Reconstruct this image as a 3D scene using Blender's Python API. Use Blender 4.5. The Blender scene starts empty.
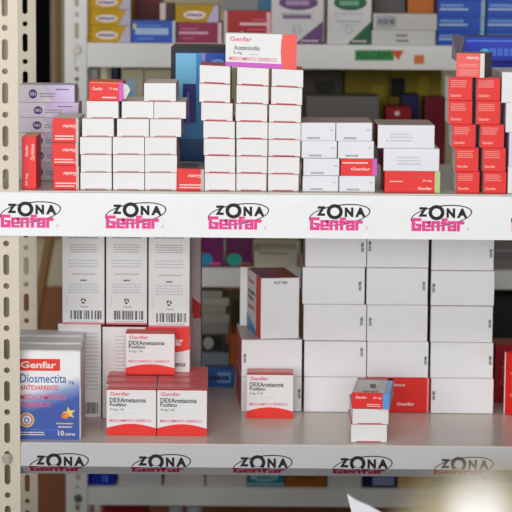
import bpy, bmesh, math, random
from mathutils import Vector, Matrix
random.seed(7)
S = bpy.context.scene
COL = S.collection
# ------------------------------------------------------------------ camera
F = 2200.0; DIST = 2.40; CZ = 1.50; PITCH = math.radians(7.5); ROLL = math.radians(0.5)
RM = Matrix.Rotation(math.pi/2 - PITCH, 3, 'X') @ Matrix.Rotation(ROLL, 3, 'Z')
CAM = Vector((0, -DIST, CZ))
def at(px, py, Y=0.0):
    d = RM @ Vector(((px-256)/F, -(py-256)/F, -1.0))
    return CAM + d*((Y+DIST)/d.y)
cd = bpy.data.cameras.new('camera'); cam = bpy.data.objects.new('camera', cd); COL.objects.link(cam)
cam.matrix_world = Matrix.Translation(CAM) @ RM.to_4x4()
cd.sensor_width = 36; cd.lens = F/512*36; cd.clip_start = 0.02; cd.clip_end = 50
cd.dof.use_dof = True; cd.dof.focus_distance = DIST+0.05; cd.dof.aperture_fstop = 10
S.camera = cam
# ------------------------------------------------------------------ materials
def lin(c):
    r = []
    for v in c:
        v = v/255.0
        r.append(v/12.92 if v <= .04045 else ((v+.055)/1.055)**2.4)
    return (*r, 1.0)
MC = {}
def M(c, rough=.45, kind='card', spec=.22, metal=0.0):
    key = (tuple(c), rough, kind)
    if key in MC: return MC[key]
    m = bpy.data.materials.new('%s_%d_%d_%d' % ((kind,)+tuple(c))); m.use_nodes = True
    nt = m.node_tree; b = nt.nodes['Principled BSDF']
    b.inputs['Roughness'].default_value = rough
    b.inputs['Specular IOR Level'].default_value = spec
    b.inputs['Metallic'].default_value = metal
    col = lin(c)
    tc = nt.nodes.new('ShaderNodeTexCoord'); no = nt.nodes.new('ShaderNodeTexNoise')
    nt.links.new(tc.outputs['Object'], no.inputs['Vector'])
    amt = {'card': .05, 'ink': .04, 'paint': .08, 'wall': .15}.get(kind, .05)
    no.inputs['Scale'].default_value = {'card': 40, 'ink': 60, 'paint': 14, 'wall': 3}.get(kind, 40)
    no.inputs['Detail'].default_value = 3
    mx = nt.nodes.new('ShaderNodeMix'); mx.data_type = 'RGBA'
    mx.inputs[6].default_value = tuple(v*(1-amt) for v in col[:3])+(1,)
    mx.inputs[7].default_value = tuple(min(1, v*(1+amt*.5)) for v in col[:3])+(1,)
    nt.links.new(no.outputs['Fac'], mx.inputs[0])
    nt.links.new(mx.outputs[2], b.inputs['Base Color'])
    if kind in ('card', 'paint'):
        bp = nt.nodes.new('ShaderNodeBump'); bp.inputs['Strength'].default_value = .06; bp.inputs['Distance'].default_value = .002
        nt.links.new(no.outputs['Fac'], bp.inputs['Height']); nt.links.new(bp.outputs['Normal'], b.inputs['Normal'])
    MC[key] = m
    return m
WHITE = M((238, 238, 237)); WHITE2 = M((234, 236, 240)); OFFW = M((222, 219, 212)); GREYC = M((176, 172, 168))
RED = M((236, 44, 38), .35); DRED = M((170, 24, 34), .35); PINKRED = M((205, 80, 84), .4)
INKR = M((240, 58, 50), .35, 'ink'); INKW = M((248, 228, 222), .4, 'ink'); INKK = M((52, 50, 54), .5, 'ink'); INKG = M((168, 168, 174), .5, 'ink')
INKLG = M((206, 207, 211), .5, 'ink'); INKP = M((232, 96, 128), .4, 'ink'); INKPR = M((226, 70, 84), .4, 'ink'); INKPUR = M((208, 92, 204), .35, 'ink')
BLACK = M((22, 22, 24), .5, 'ink'); MAG = M((240, 62, 148), .4, 'ink'); INKB = M((38, 80, 170), .35, 'ink'); INKDG = M((110, 108, 112), .5, 'ink')
LIL = M((244, 240, 250)); LILD = M((232, 214, 252)); INKV = M((78, 62, 160), .4, 'ink')
# ------------------------------------------------------------------ helpers
def tag(o, label=None, cat=None, group=None, kind=None):
    if label: o['label'] = label
    if cat: o['category'] = cat
    if group: o['group'] = group
    if kind: o['kind'] = kind
    return o
def empty(name, loc):
    o = bpy.data.objects.new(name, None); COL.objects.link(o); o.location = loc; o.empty_display_size = .02
    return o
def link(name, verts, faces, mats, fm, parent=None, origin=None, bevel=0, seg=1, smooth=False):
    if origin is None: origin = parent.location if parent else Vector((0, 0, 0))
    me = bpy.data.meshes.new(name)
    me.from_pydata([Vector(v)-Vector(origin) for v in verts], [], faces)
    for m in mats: me.materials.append(m)
    for p, i in zip(me.polygons, fm): p.material_index = i
    if smooth:
        for p in me.polygons: p.use_smooth = True
    bm = bmesh.new(); bm.from_mesh(me)
    if bevel:
        bmesh.ops.bevel(bm, geom=list(bm.edges), offset=bevel, segments=seg, affect='EDGES', profile=.5)
    bmesh.ops.recalc_face_normals(bm, faces=bm.faces) if bevel or seg == 9 else None
    bm.to_mesh(me); bm.free()
    o = bpy.data.objects.new(name, me); COL.objects.link(o)
    if parent is not None:
        o.parent = parent
        o.location = Vector(origin) - _wl(parent)
    else: o.location = origin
    return o
def _wl(o):
    v = Vector((0, 0, 0))
    while o is not None: v += o.location; o = o.parent
    return v
class MB:
    def __init__(s): s.v = []; s.f = []; s.m = []; s.mats = []
    def mi(s, m):
        if m not in s.mats: s.mats.append(m)
        return s.mats.index(m)
    def add(s, vs, fs, m):
        n = len(s.v); k = s.mi(m); s.v += [Vector(v) for v in vs]
        for f in fs: s.f.append([i+n for i in f]); s.m.append(k)
    def box(s, a, b, m):
        (x0, y0, z0), (x1, y1, z1) = a, b
        s.add([(x0,y0,z0),(x1,y0,z0),(x1,y1,z0),(x0,y1,z0),(x0,y0,z1),(x1,y0,z1),(x1,y1,z1),(x0,y1,z1)],
              [(0,3,2,1),(4,5,6,7),(0,1,5,4),(1,2,6,5),(2,3,7,6),(3,0,4,7)], m)
    def lathe(s, c, prof, m, n=32):
        c = Vector(c); vs = []; fs = []
        for r, z in prof:
            for k in range(n):
                a = 2*math.pi*k/n; vs.append(c+Vector((r*math.cos(a), r*math.sin(a), z)))
        for j in range(len(prof)-1):
            for k in range(n):
                fs.append((j*n+k, j*n+(k+1) % n, (j+1)*n+(k+1) % n, (j+1)*n+k))
        fs.append(tuple(range(n))[::-1]); fs.append(tuple((len(prof)-1)*n+k for k in range(n)))
        s.add(vs, fs, m)
    def cyl(s, a, b, r, m, n=16):
        a = Vector(a); b = Vector(b); d = (b-a).normalized()
        u = d.orthogonal().normalized(); w = d.cross(u); vs = []
        for p in (a, b):
            for k in range(n):
                t = 2*math.pi*k/n; vs.append(p+u*(r*math.cos(t))+w*(r*math.sin(t)))
        fs = [(k, (k+1) % n, n+(k+1) % n, n+k) for k in range(n)]
        fs += [tuple(range(n))[::-1], tuple(range(n, 2*n))]
        s.add(vs, fs, m)
    def build(s, name, parent=None, origin=None, bevel=0, seg=1, smooth=False):
        if origin is None: origin = _wl(parent) if parent else Vector((0, 0, 0))
        return link(name, s.v, s.f, s.mats, s.m, parent, origin, bevel, seg, smooth)
TC = {}
def text_geo(st, bold):
    k = (st, bold)
    if k in TC: return TC[k]
    cu = bpy.data.curves.new('txt', 'FONT'); cu.body = st; cu.size = 1; cu.offset = bold; cu.resolution_u = 2
    ob = bpy.data.objects.new('txt', cu); COL.objects.link(ob)
    dg = bpy.context.evaluated_depsgraph_get(); ev = ob.evaluated_get(dg); me = ev.to_mesh()
    vs = [(v.co.x, v.co.y) for v in me.vertices]; fs = [tuple(p.vertices) for p in me.polygons]
    ev.to_mesh_clear(); bpy.data.objects.remove(ob); bpy.data.curves.remove(cu)
    x0 = min(v[0] for v in vs); x1 = max(v[0] for v in vs); y0 = min(v[1] for v in vs); y1 = max(v[1] for v in vs)
    vs = [((a-x0)/(x1-x0), (b-y0)/(y1-y0)) for a, b in vs]
    TC[k] = (vs, fs); return TC[k]
STEP = .00012
class D:
    """print on a face, in fractions of that face (0,0 = lower left)"""
    def __init__(s): s.items = []
    def poly(s, pts, m, L=1): s.items.append((list(pts), [tuple(range(len(pts)))], m, L)); return s
    def rect(s, x0, y0, x1, y1, m, L=1): return s.poly([(x0,y0),(x1,y0),(x1,y1),(x0,y1)], m, L)
    def text(s, st, x0, y0, x1, y1, m, bold=.01, L=3, flip=False):
        vs, fs = text_geo(st, bold)
        if flip: vs = [(1-a, 1-b) for a, b in vs]
        s.items.append(([(x0+a*(x1-x0), y0+b*(y1-y0)) for a, b in vs], fs, m, L)); return s
    def vtext(s, st, x0, y0, x1, y1, m, bold=.01, L=3):       # reads upwards
        vs, fs = text_geo(st, bold)
        s.items.append(([(x1-b*(x1-x0), y0+a*(y1-y0)) for a, b in vs], fs, m, L)); return s
    def ring(s, cx, cy, rx, ry, tx, ty, m, L=2, a0=0, a1=360, n=40):
        o = []; i = []
        for k in range(n+1):
            a = math.radians(a0+(a1-a0)*k/n)
            o.append((cx+rx*math.cos(a), cy+ry*math.sin(a))); i.append((cx+(rx-tx)*math.cos(a), cy+(ry-ty)*math.sin(a)))
        s.items.append((o+i, [(k, k+1, n+2+k, n+1+k) for k in range(n)], m, L)); return s
    def disc(s, cx, cy, rx, ry, m, L=2, n=28):
        return s.poly([(cx+rx*math.cos(2*math.pi*k/n), cy+ry*math.sin(2*math.pi*k/n)) for k in range(n)], m, L)
    def lines(s, x0, x1, y0, y1, n, m, L=3, fill=.45, ragged=.15, center=False):    # rows of tiny words
        st = (y1-y0)/n
        for r in range(n):
            y = y1-(r+1)*st; xa, xb = x0, x1-random.random()*ragged*(x1-x0)
            if center:
                q = (x1-xb)/2; xa += q; xb = x1-q
            x = xa
            while x < xb-1e-4:
                w = min(xb-x, (x1-x0)*random.uniform(.06, .16)); s.rect(x, y, x+w, y+st*fill, m, L); x += w+(x1-x0)*.02
        return s
    def barcode(s, x0, x1, y0, y1, m, L=3):
        x = x0
        while x < x1-1e-4:
            w = (x1-x0)*random.choice((.03, .05, .075)); s.rect(x, y0, min(x+w, x1), y1, m, L); x += w+(x1-x0)*random.choice((.02, .03, .06))
        return s
    def build(s, name, fn, parent, label=None):
        mb = MB()
        for pts, fs, m, L in s.items: mb.add([fn(a, b, L) for a, b in pts], fs, m)
        o = mb.build(name, parent)
        if label: o['label'] = label
        return o
def facefn(bl, br, tr, tl, base=0.0):
    n = (br-bl).cross(tl-bl).normalized()
    def fn(u, v, L):
        return (bl*(1-u)+br*u)*(1-v) + (tl*(1-u)+tr*u)*v + n*(base+L*STEP)
    return fn
class Carton:
    def __init__(s, BL, BR, TL, TR, dv, label, cat='carton', group=None, front=WHITE, top=None, right=None, left=None, name='medicine_carton', bevel=.0004, body=True):
        c = (BL+BR)/2+dv/2; c.z = min(BL.z, BR.z)
        s.root = empty(name, c); tag(s.root, label, cat, group)
        top = top or front; right = right or front; left = left or front
        s.BL, s.BR, s.TL, s.TR, s.dv = BL, BR, TL, TR, dv
        mb = MB()
        v = [BL, BR, TR, TL, BL+dv, BR+dv, TR+dv, TL+dv]
        for f, m in (((0,1,2,3), front), ((1,5,6,2), right), ((5,4,7,6), front), ((4,0,3,7), left), ((3,2,6,7), top), ((0,4,5,1), front)):
            n = len(mb.v)
            if not mb.v: mb.v = [Vector(q) for q in v]
            mb.f.append(list(f)); mb.m.append(mb.mi(m))
        s.body = mb.build('carton_body', s.root, bevel=bevel)
    def fn(s, face='front', base=0.0):
        a = {'front': (s.BL, s.BR, s.TR, s.TL), 'right': (s.BR, s.BR+s.dv, s.TR+s.dv, s.TR),
             'left': (s.BL+s.dv, s.BL, s.TL, s.TL+s.dv), 'top': (s.TL, s.TR, s.TR+s.dv, s.TL+s.dv)}[face]
        return facefn(*a, base)
    def deco(s, d, face='front', name='printed_front', label=None):
        return d.build(name, s.fn(face), s.root, label)
    def flap(s, pts, m, thick=.0006, face='front', name='end_flap', label=None):
        f0 = s.fn(face); f1 = s.fn(face, thick); n = len(pts); mb = MB()
        vs = [f0(a, b, 0) for a, b in pts]+[f1(a, b, 0) for a, b in pts]
        mb.add(vs, [tuple(range(n, 2*n))]+[(k, (k+1) % n, n+(k+1) % n, n+k) for k in range(n)], m)
        o = mb.build(name, s.root)
        if label: o['label'] = label
        return o
NOTCH = [(0.005,.014),(.13,.014),(.17,.075),(.80,.075),(.85,.014),(.995,.014),(.995,.98),(0.005,.98)]
NOTCH_T = [(0.01,.03),(.99,.03),(.99,.97),(.86,.97),(.82,.915),(.18,.915),(.14,.97),(0.01,.97)]
def zline(xa, ya, xb, yb, Y):
    A = at(xa, ya, Y); B = at(xb, yb, Y)
    return lambda X: A.z+(B.z-A.z)*(X-A.x)/(B.x-A.x)
def rowbox(x0, x1, zb, zt, Y, depth, label, gap=.0002, **k):
    yj = k.pop('yj', 0.0); ym = (k.pop('ym', 150))
    XL = at(x0, ym, Y).x; XR = at(x1, ym, Y).x
    BL = Vector((XL, Y+yj, zb(XL)+gap)); BR = Vector((XR, Y+yj, zb(XR)+gap)); TL = Vector((XL, Y+yj, zt(XL))); TR = Vector((XR, Y+yj, zt(XR)))
    return Carton(BL, BR, TL, TR, Vector((0, depth, 0)), label, **k)
def flat(z): return lambda X: z
def pxbox(x0, x1, yt, zb, Y, depth, label, **k):              # straight carton standing at height zb
    xm = (x0+x1)/2; z = k.pop('ztop', None) or at(xm, yt, Y).z; ym = k.pop('ym', yt)
    return rowbox(x0, x1, flat(zb), flat(z), Y, depth, label, ym=ym, **k)
def yawbox(x0, y0, Y, w, h, depth, yaw, zb, label, **k):      # front lower left corner at a pixel, turned by yaw degrees
    P = at(x0, y0, Y); P.z = zb; a = math.radians(yaw)
    r = Vector((math.cos(a), math.sin(a), 0)); d = Vector((-math.sin(a), math.cos(a), 0)); up = Vector((0, 0, h))
    return Carton(P, P+r*w, P+up, P+r*w+up, d*depth, label, **k)
def topz(c): return max(c.TL.z, c.TR.z)
def plate(w0, w1, z0, z1, holes, thick, fn):
    """flat bar with real holes, as verts/faces mapped by fn(a, z, t)"""
    cu = bpy.data.curves.new('p', 'CURVE'); cu.dimensions = '2D'; cu.fill_mode = 'BOTH'; cu.extrude = thick/2
    def sp(pts):
        q = cu.splines.new('POLY'); q.points.add(len(pts)-1)
        for p, c in zip(q.points, pts): p.co = (c[0], c[1], 0, 1)
        q.use_cyclic_u = True
    sp([(w0, z0), (w1, z0), (w1, z1), (w0, z1)])
    for (cx, cz, r, hl) in holes:
        pts = []
        for k in range(17): a = math.pi*k/16; pts.append((cx+r*math.cos(a), cz+hl+r*math.sin(a)))
        for k in range(17): a = math.pi+math.pi*k/16; pts.append((cx+r*math.cos(a), cz-hl+r*math.sin(a)))
        if hl == 0: pts = [p for i, p in enumerate(pts) if i not in (16, 33)]
        sp(pts)
    ob = bpy.data.objects.new('p', cu); COL.objects.link(ob)
    dg = bpy.context.evaluated_depsgraph_get(); ev = ob.evaluated_get(dg); me = ev.to_mesh()
    vs = [fn(v.co.x, v.co.y, v.co.z) for v in me.vertices]; fs = [tuple(p.vertices) for p in me.polygons]
    ev.to_mesh_clear(); bpy.data.objects.remove(ob); bpy.data.curves.remove(cu)
    return vs, fs
# ------------------------------------------------------------------ the front shelving unit
ZU = at(256, 192.6, 0).z; ZL = at(256, 444.3, 0).z
SX0 = at(19, 300, 0).x-.012; SX1 = .66; SD = .37; LIPH = .036
CREAM = M((219, 209, 189), .4, 'paint'); SHELFP = M((216, 208, 198), .27, 'paint', .5); LIPP = M((206, 204, 198), .35, 'paint')
REARP = M((246, 246, 242), .45, 'paint'); STEEL = M((150, 146, 136), .3, 'paint', .5, .8)
unit = empty('shelving_unit', (at(10, 300, 0).x, .15, 0)); 
tag(unit, 'front cream slotted-angle metal shelving unit with printed strips along its shelves', 'shelf')
def shelf(parent, x0, x1, y0, y1, z, m, lip=LIPH):
    b = MB(); t = .0015
    b.box((x0, y0, z-t), (x1, y1, z), m)
    b.box((x0, y0, z-lip), (x1, y0+t, z-t), m); b.box((x0, y1-t, z-lip), (x1, y1, z-t), m)
    b.box((x0, y0+t, z-lip), (x0+t, y1-t, z-t), m); b.box((x1-t, y0+t, z-lip), (x1, y1-t, z-t), m)
    b.box((x0+t, y0+t, z-lip), (x1-t, y0+.014, z-lip+t), m)
    return b.build('shelf', parent)
su = shelf(unit, SX0-.02, SX1, 0, SD, ZU, SHELFP); sl = shelf(unit, SX0, SX1, 0, SD, ZL, SHELFP, .019)
def angle_post(parent, x0, x1, xh, yf, z0, z1, zref, pitch, m, side=-1, dy=1, bolts=(), hl=.0082, r=.0033):
    """L-shaped upright: front face from x0 to x1 at yf with a hole column at xh; flange on side x0 (-1) or x1 (+1)"""
    mb = MB(); holes = []; k0 = int((z0-zref)/pitch)-1
    for k in range(k0, int((z1-zref)/pitch)+2):
        zc = zref+k*pitch
        if z0+.01 < zc < z1-.01: holes.append((xh, zc, r, 0))
        zc += pitch/2
        if z0+.02 < zc < z1-.02: holes.append((xh, zc, r, hl))
    vs, fs = plate(x0, x1, z0, z1, holes, .002, lambda a, z, t: Vector((a, yf+t, z))); mb.add(vs, fs, m)
    xs = x0+.001 if side < 0 else x1-.001
    off = xh-x0 if side < 0 else x1-xh
    hs = [(h[0]-xh+.02, h[1], h[2], h[3]) for h in holes]
    vs, fs = plate(.001, .038, z0, z1, hs, .002, lambda a, z, t: Vector((xs+t, yf+dy*a, z))); mb.add(vs, fs, m)
    p = mb.build('post', parent)
    for (bx, bz) in bolts:
        q = MB(); q.cyl((bx, yf-.001, bz), (bx, yf-.006, bz), .006, STEEL, 6); q.cyl((bx, yf-.006, bz), (bx, yf-.009, bz), .0035, STEEL, 12); q.build('bolt', p)
    return p
PX0, PX1 = at(-14, 250, 0).x, at(19.5, 250, 0).x; PXH = at(6.5, 250, 0).x
zr = at(8, 285.5, 0).z; pit = at(8, 285.5, 0).z-at(8, 327.7, 0).z
angle_post(unit, PX0, PX1, PXH, -.0025, .0, 2.05, zr, pit, CREAM, -1, 1, [(at(7.5, 457, 0).x, at(7.5, 457, 0).z)])
RX0, RX1 = at(3, 250, SD).x, at(36.5, 250, SD).x; RXH = at(25, 250, SD-.01).x
zr2 = at(26, 284.5, SD).z; pit2 = pit
angle_post(unit, RX0, RX1, RXH, SD+.004, .0, 2.05, zr2, pit2, CREAM, -1, -1)
angle_post(unit, SX1, SX1+.038, SX1+.018, -.0025, 0, 2.05, zr, pit, CREAM, 1, 1); angle_post(unit, SX1, SX1+.038, SX1+.018, SD+.004, 0, 2.05, zr, pit, CREAM, 1, -1)
# printed paper strips
pxm = (at(356, 215, 0).x-at(156, 215, 0).x)/200
PAPER = M((244, 245, 246), .4)
def strip(prof, x0, x1, name, centres, m, label, MAG=MAG):
    """prof: (v along the strip, y, z) polyline going down"""
    def pos(X, v, off):
        for (a, b) in zip(prof, prof[1:]):
            if v <= b[0] or b is prof[-1]:
                t = (v-a[0])/(b[0]-a[0]); p = Vector((X, a[1]+(b[1]-a[1])*t, a[2]+(b[2]-a[2])*t))
                n = Vector((0, -(a[2]-b[2]), (a[1]-b[1]))).normalized()      # outward
                return p+n*off
    mb = MB(); n = 40; vs = []; fs = []
    for off in (0, -.0006):
        for p in prof:
            for k in range(n+1):
                X = x0+(x1-x0)*k/n; vs.append(pos(X, p[0], off))
    R = len(prof)
    for j in range(R-1):
        for k in range(n):
            a = j*(n+1)+k; fs.append((a, a+n+1, a+n+2, a+1)); b = a+R*(n+1); fs.append((b, b+1, b+n+2, b+n+1))
    h = R*(n+1)
    for k in range(n):
        fs.append((k, k+1, h+k+1, h+k)); a = (R-1)*(n+1)+k; fs.append((a+1, a, h+a, h+a+1))
    mb.add(vs, fs, m); st = mb.build(name, unit, smooth=False)
    if label: st['label'] = label
    for cx in centres:
        XC = cx
        d = D()
        U = lambda x: x-136
        d.ring(0, 19.8, 30.6, 10.4, 1.25, 1.1, BLACK, 1, n=64); d.items[-1] = ([(a, b-.13*a) for a, b in d.items[-1][0]],)+d.items[-1][1:]
        vs, fs = text_geo('Z', .03); 
        for ch, xa, xb, ya, yb in (('Z', 113, 122, 11.3, 20.8), ('N', 141, 149.6, 12.2, 21.8), ('A', 151.4, 162, 12.2, 21.8)):
            vs, fs = text_geo(ch, .06)
            d.items.append(([(U(xa+a*(xb-xa)), yb-b*(yb-ya)) for a, b in vs], fs, BLACK, 3))
        d.ring(U(131), 16.6, 8, 7.6, 3.6, 3.4, BLACK, 4, n=36)
        GL = {'G': [(0,0,3.4,13),(0,9.8,9.7,13),(0,0,9.7,3.2),(6.3,0,9.7,7.4),(4.4,4.8,9.7,7.4)], 'e': [(0,0,3.2,10.2),(0,7.6,8.7,10.2),(0,0,8.7,2.5),(5.6,3.6,8.7,10.2),(0,3.6,8.7,5.7)],
              'n': [(0,0,3.2,10.2),(0,7.4,8.7,10.2),(5.5,0,8.7,10.2)], 'f': [(1.2,0,4.5,13),(1.2,10.2,7.2,13),(0,7,7,9.6)], 'a': [(0,7.6,8.7,10.2),(5.5,0,8.7,10.2),(0,0,8.7,2.4),(0,0,3.2,6),(0,3.8,8.7,6)], 'r': [(0,0,3.2,10.2),(0,7,7.6,10.2)]}
        x = 106.3
        for ch, wd in (('G', 10.4), ('e', 9.2), ('n', 9.2), ('f', 7.2), ('a', 9.2), ('r', 7.6)):
            for (ra, rb, rc, rd) in GL[ch]:
                d.items.append(([(U(x+ra), 35.2-rb), (U(x+rc), 35.2-rb), (U(x+rc), 35.2-rd), (U(x+ra), 35.2-rd)], [(0, 1, 2, 3)], MAG, 6))
            x += wd
        d.ring(U(163), 33, 1.1, 1.1, .4, .4, MAG, 3, n=14)
        mb2 = MB()
        for pts, fs2, mm, L in d.items: mb2.add([pos(XC+a*pxm, b*pxm, L*.00008) for a, b in pts], fs2, mm)
        mb2.build('zone_logo', st)
    return st
zt = ZU-.0015
HU = 43.5*pxm
cu_ = [at(x, 215, 0).x for x in (31, 136, 238.5, 339.5, 441, 541)]
strip([(0, -.0045, zt), (.25*HU, -.0055, zt-.25*HU), (.8*HU, -.006, zt-.8*HU), (HU, -.0065, zt-HU)], at(-26, 215, 0).x, SX1+.03, 'printed_strip', cu_, PAPER, 'flat white paper strip with five clear pink and black logos')
zt = ZL-.002; v1 = 22.1*pxm; v2 = 25*pxm; v3 = HU
def st2():
    p = [(0, -.0012, zt), (v1, -.0022, zt-v1)]
    a = math.radians(53); p.append((v3, p[-1][1]+(v3-v2)*math.sin(a), p[-1][2]-(v3-v2)*math.cos(a)))
    # keep clear of the shelf lip behind it
    return p
prof = st2()
cl_ = [at(x, 460, 0).x for x in (59, 161, 262.5, 362.5, 463.5)]
strip(prof, SX0+.004, SX1, 'printed_strip', cl_, M((200, 200, 204), .4), 'white paper strip toned grey as shade, curled under the lower shelf edge', M((206, 34, 92), .4, 'ink'))  # greyed paper and darker pink ink carry the strip's shade in their colours
# ------------------------------------------------------------------ the rear shelving unit
RY = .72; RD = .32
Z1 = at(240, 44, RY).z; Z2 = at(256, 268.6, RY).z; Z3 = at(240, 488.6, RY).z; Z4 = Z3-(Z2-Z3)
rear = empty('shelving_unit', (at(76, 300, RY).x, RY+.15, 0)); tag(rear, 'rear pale grey slotted-angle shelving unit standing out of focus behind the front one', 'shelf')
QX0, QX1 = at(65.5, 250, RY).x, at(87, 250, RY).x; QXH = at(77.3, 50, RY).x
for z, lp in ((Z1, .034), (Z2, .027), (Z3, .026), (Z4, .03)): shelf(rear, QX1-.03, .9, RY, RY+RD, z, REARP, lp)
pr = at(77.3, 14.4, RY).z-at(77.3, 79, RY).z
angle_post(rear, QX0, QX1, QXH, RY-.0025, 0, 2.05, at(77, 14.4, RY).z, pr/2, REARP, -1, 1, [(QXH, at(77.3, 50, RY).z), (QXH, at(77, 497, RY).z)])
angle_post(rear, QX0-.004, QX1-.004, QXH-.004, RY+RD+.004, 0, 2.05, at(77, 14.4, RY).z, pr/2, REARP, -1, -1)
angle_post(rear, .9, .938, .919, RY-.0025, 0, 2.05, Z1, pr/2, REARP, 1, 1); angle_post(rear, .9, .938, .919, RY+RD+.004, 0, 2.05, Z1, pr/2, REARP, 1, -1)
# stickers on the rear top lip
def lipfn(px0, px1, py0, py1):
    return facefn(at(px0, py1, RY-.0003), at(px1, py1, RY-.0003), at(px1, py0, RY-.0003), at(px0, py0, RY-.0003))
g = D().rect(0, 0, 1, 1, M((52, 150, 78), .4, 'ink'), 1).text('RELCAPS', .06, .2, .92, .8, M((20, 84, 44), .4, 'ink'), .02, 3)
g.build('green_sticker', lipfn(355, 394, 50, 60.5), rear, 'green price sticker with lettering')
D().poly([(0, 1), (1, 1), (.55, 0)], M((226, 84, 52), .4, 'ink'), 2).build('orange_sticker', lipfn(391, 404, 50.5, 60.5), rear, 'orange triangular sticker end')
D().rect(0, 0, 1, 1, M((232, 124, 66), .4, 'ink'), 1).build('orange_sticker', lipfn(414, 424, 55, 64), rear, 'small square orange sticker')
# ------------------------------------------------------------------ UPPER SHELF: left white stack
YU = .012
DW = .085
EDGE = M((206, 160, 160), .5); EDGE2 = M((212, 110, 116), .45)
rows = [zline(80, 190, 300, 191.9, YU)]
for yl, yr in ((172.3, 172.9), (154.6, 155), (136.9, 137.2), (118.4, 119), (100.8, 101.8), (82.8, 83)): rows.append(zline(80, yl, 180, yr, YU))
rows[0] = flat(ZU)
rowp = ['bottom row', 'second row from the shelf', 'third row from the shelf', 'fourth row from the shelf', 'fifth row from the shelf', 'sixth row from the shelf', 'top row']
ordn = ['bottom', 'second', 'third', 'fourth', 'fifth', 'sixth', 'top']
LS = [[(80.3, 111.7), (113, 144.4), (144.9, 176.6)], [(80.8, 111.6), (112.8, 144.4), (145, 177)], [(80, 111.7), (112.6, 144.2), (144.8, 176.6)],
      [(82, 113.6), (117, 149), (149.8, 181.2)], [(86.5, 118.4), (121.6, 153.4), (154, 186)], [(144, 176)]]
side = ['left', 'middle', 'right']
for r, row in enumerate(LS):
    for k, (a, b) in enumerate(row):
        nm = ('white carton end lying alone as the topmost white carton of the left upper stack' if r == 5 else
              'white carton end, left upper stack, %s, %s of three' % (rowp[r], side[k]))
        c = rowbox(a, b, rows[r], rows[r+1], YU, DW, nm, group='white cartons of the left upper stack', front=EDGE, top=OFFW, right=WHITE, left=WHITE, yj=random.uniform(0, .004), ym=180-r*17)
        c.flap(NOTCH, WHITE, label='white tucked end flap')
# red carton on top of that stack
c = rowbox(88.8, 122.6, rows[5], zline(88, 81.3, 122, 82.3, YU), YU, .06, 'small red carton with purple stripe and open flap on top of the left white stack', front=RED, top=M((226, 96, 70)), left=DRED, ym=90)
c.deco(D().rect(.9, 0, 1, 1, INKPUR, 1).text('Genfar', .1, .55, .42, .72, INKW).text('5 mg', .62, .55, .86, .72, INKW).lines(.4, .86, .14, .3, 1, INKW).rect(.05, .93, .9, .98, M((244, 150, 90), .4, 'ink')))
P0 = c.BR; w = at(130.5, 90, YU).x-at(122.5, 90, YU).x
mb = MB(); h = c.TR.z-c.BR.z
mb.add([P0+Vector((0, .002, .002)), P0+Vector((w*.35, -.004, h*.12)), P0+Vector((w, -.008, h*.62)), P0+Vector((w*.6, -.004, h*.88)), P0+Vector((0, .002, h*.95))], [(0, 1, 2, 3, 4)], WHITE)
o = mb.build('open_flap', c.root); o['label'] = 'white flap sticking out of the right end'
md = o.modifiers.new('t', 'SOLIDIFY'); md.thickness = .0006
def redend(d, flip=False):
    d.text('Genfar', .38, .60, .90, .74, INKW, .02, 3, True).lines(.1, .9, .12, .36, 2, INKW)
    return d
# single red carton between left and middle stacks
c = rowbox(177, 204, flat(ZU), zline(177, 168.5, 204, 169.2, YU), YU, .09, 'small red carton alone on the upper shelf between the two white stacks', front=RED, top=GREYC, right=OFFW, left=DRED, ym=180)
c.deco(redend(D()).rect(.885, 0, 1, 1, M((196, 190, 186), .45, 'ink'), 1)); c.deco(D().lines(.15, .8, .1, .8, 5, INKDG), 'top', 'printed_top')
# ------------------------------------------------------------------ left: lilac, tall red, red trio
YL = .115
zr_ = ZU
tops = [163, 148, 132.8, 117.6, 102.6, 85]
xr = [76.5, 76.5, 76.5, 77, 78.5, 74.5]; xl = [17, 17, 17, 17.5, 18, 19]
for k, (yt, a, b) in enumerate(zip(tops, xl, xr)):
    nz = at(48, yt, YL).z
    lab = 'lilac flat carton with violet disc, lilac pile by the left post, %s' % ['lowest', 'second from the bottom', 'third from the bottom', 'third from the top', 'second from the top', 'topmost'][k]
    c = rowbox(a, b, flat(zr_), flat(nz), YL, .05, lab, group='lilac cartons at the left end of the upper shelf', front=LIL, top=M((214, 208, 222)), right=LILD, ym=yt, gap=.0003)
    d = D(); ox = [.36, .38, .36, .33, .33, .25][k]
    d.disc(ox, .48, .075, .27, INKV, 2).text('NN', ox-.05, .36, ox+.05, .6, INKW, .02, 4)
    d.lines(ox+.12, ox+.42, .3, .62, 2, INKG); d.poly([(.58, 0.02), (.99, .02), (.99, .98), (.42, .98)], LILD, 1); d.lines(.66, .94, .72, .86, 1, INKV)
    c.deco(d); zr_ = nz
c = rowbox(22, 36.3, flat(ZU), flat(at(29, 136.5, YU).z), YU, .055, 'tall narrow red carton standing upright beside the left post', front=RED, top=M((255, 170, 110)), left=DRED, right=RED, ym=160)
c.deco(D().vtext('Genfar', .22, .62, .42, .84, INKW).vtext('Clorhidrato', .6, .55, .86, .86, INKW).vtext('10 mg', .22, .08, .42, .3, INKW))
z = flat(ZU)
for k, (a, b, yt) in enumerate(((53, 78.8, 165.6), (52, 78.2, 142.6), (52.4, 78.4, 118.2))):
    t = zline(50, yt, 80, yt+.3, YU)
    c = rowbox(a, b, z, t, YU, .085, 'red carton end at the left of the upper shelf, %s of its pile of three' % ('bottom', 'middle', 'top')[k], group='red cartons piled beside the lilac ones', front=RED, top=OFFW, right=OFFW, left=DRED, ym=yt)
    c.deco(redend(D()).rect(.9, 0, 1, 1, M((214, 196, 192), .45, 'ink'), 1)); z = t
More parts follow.
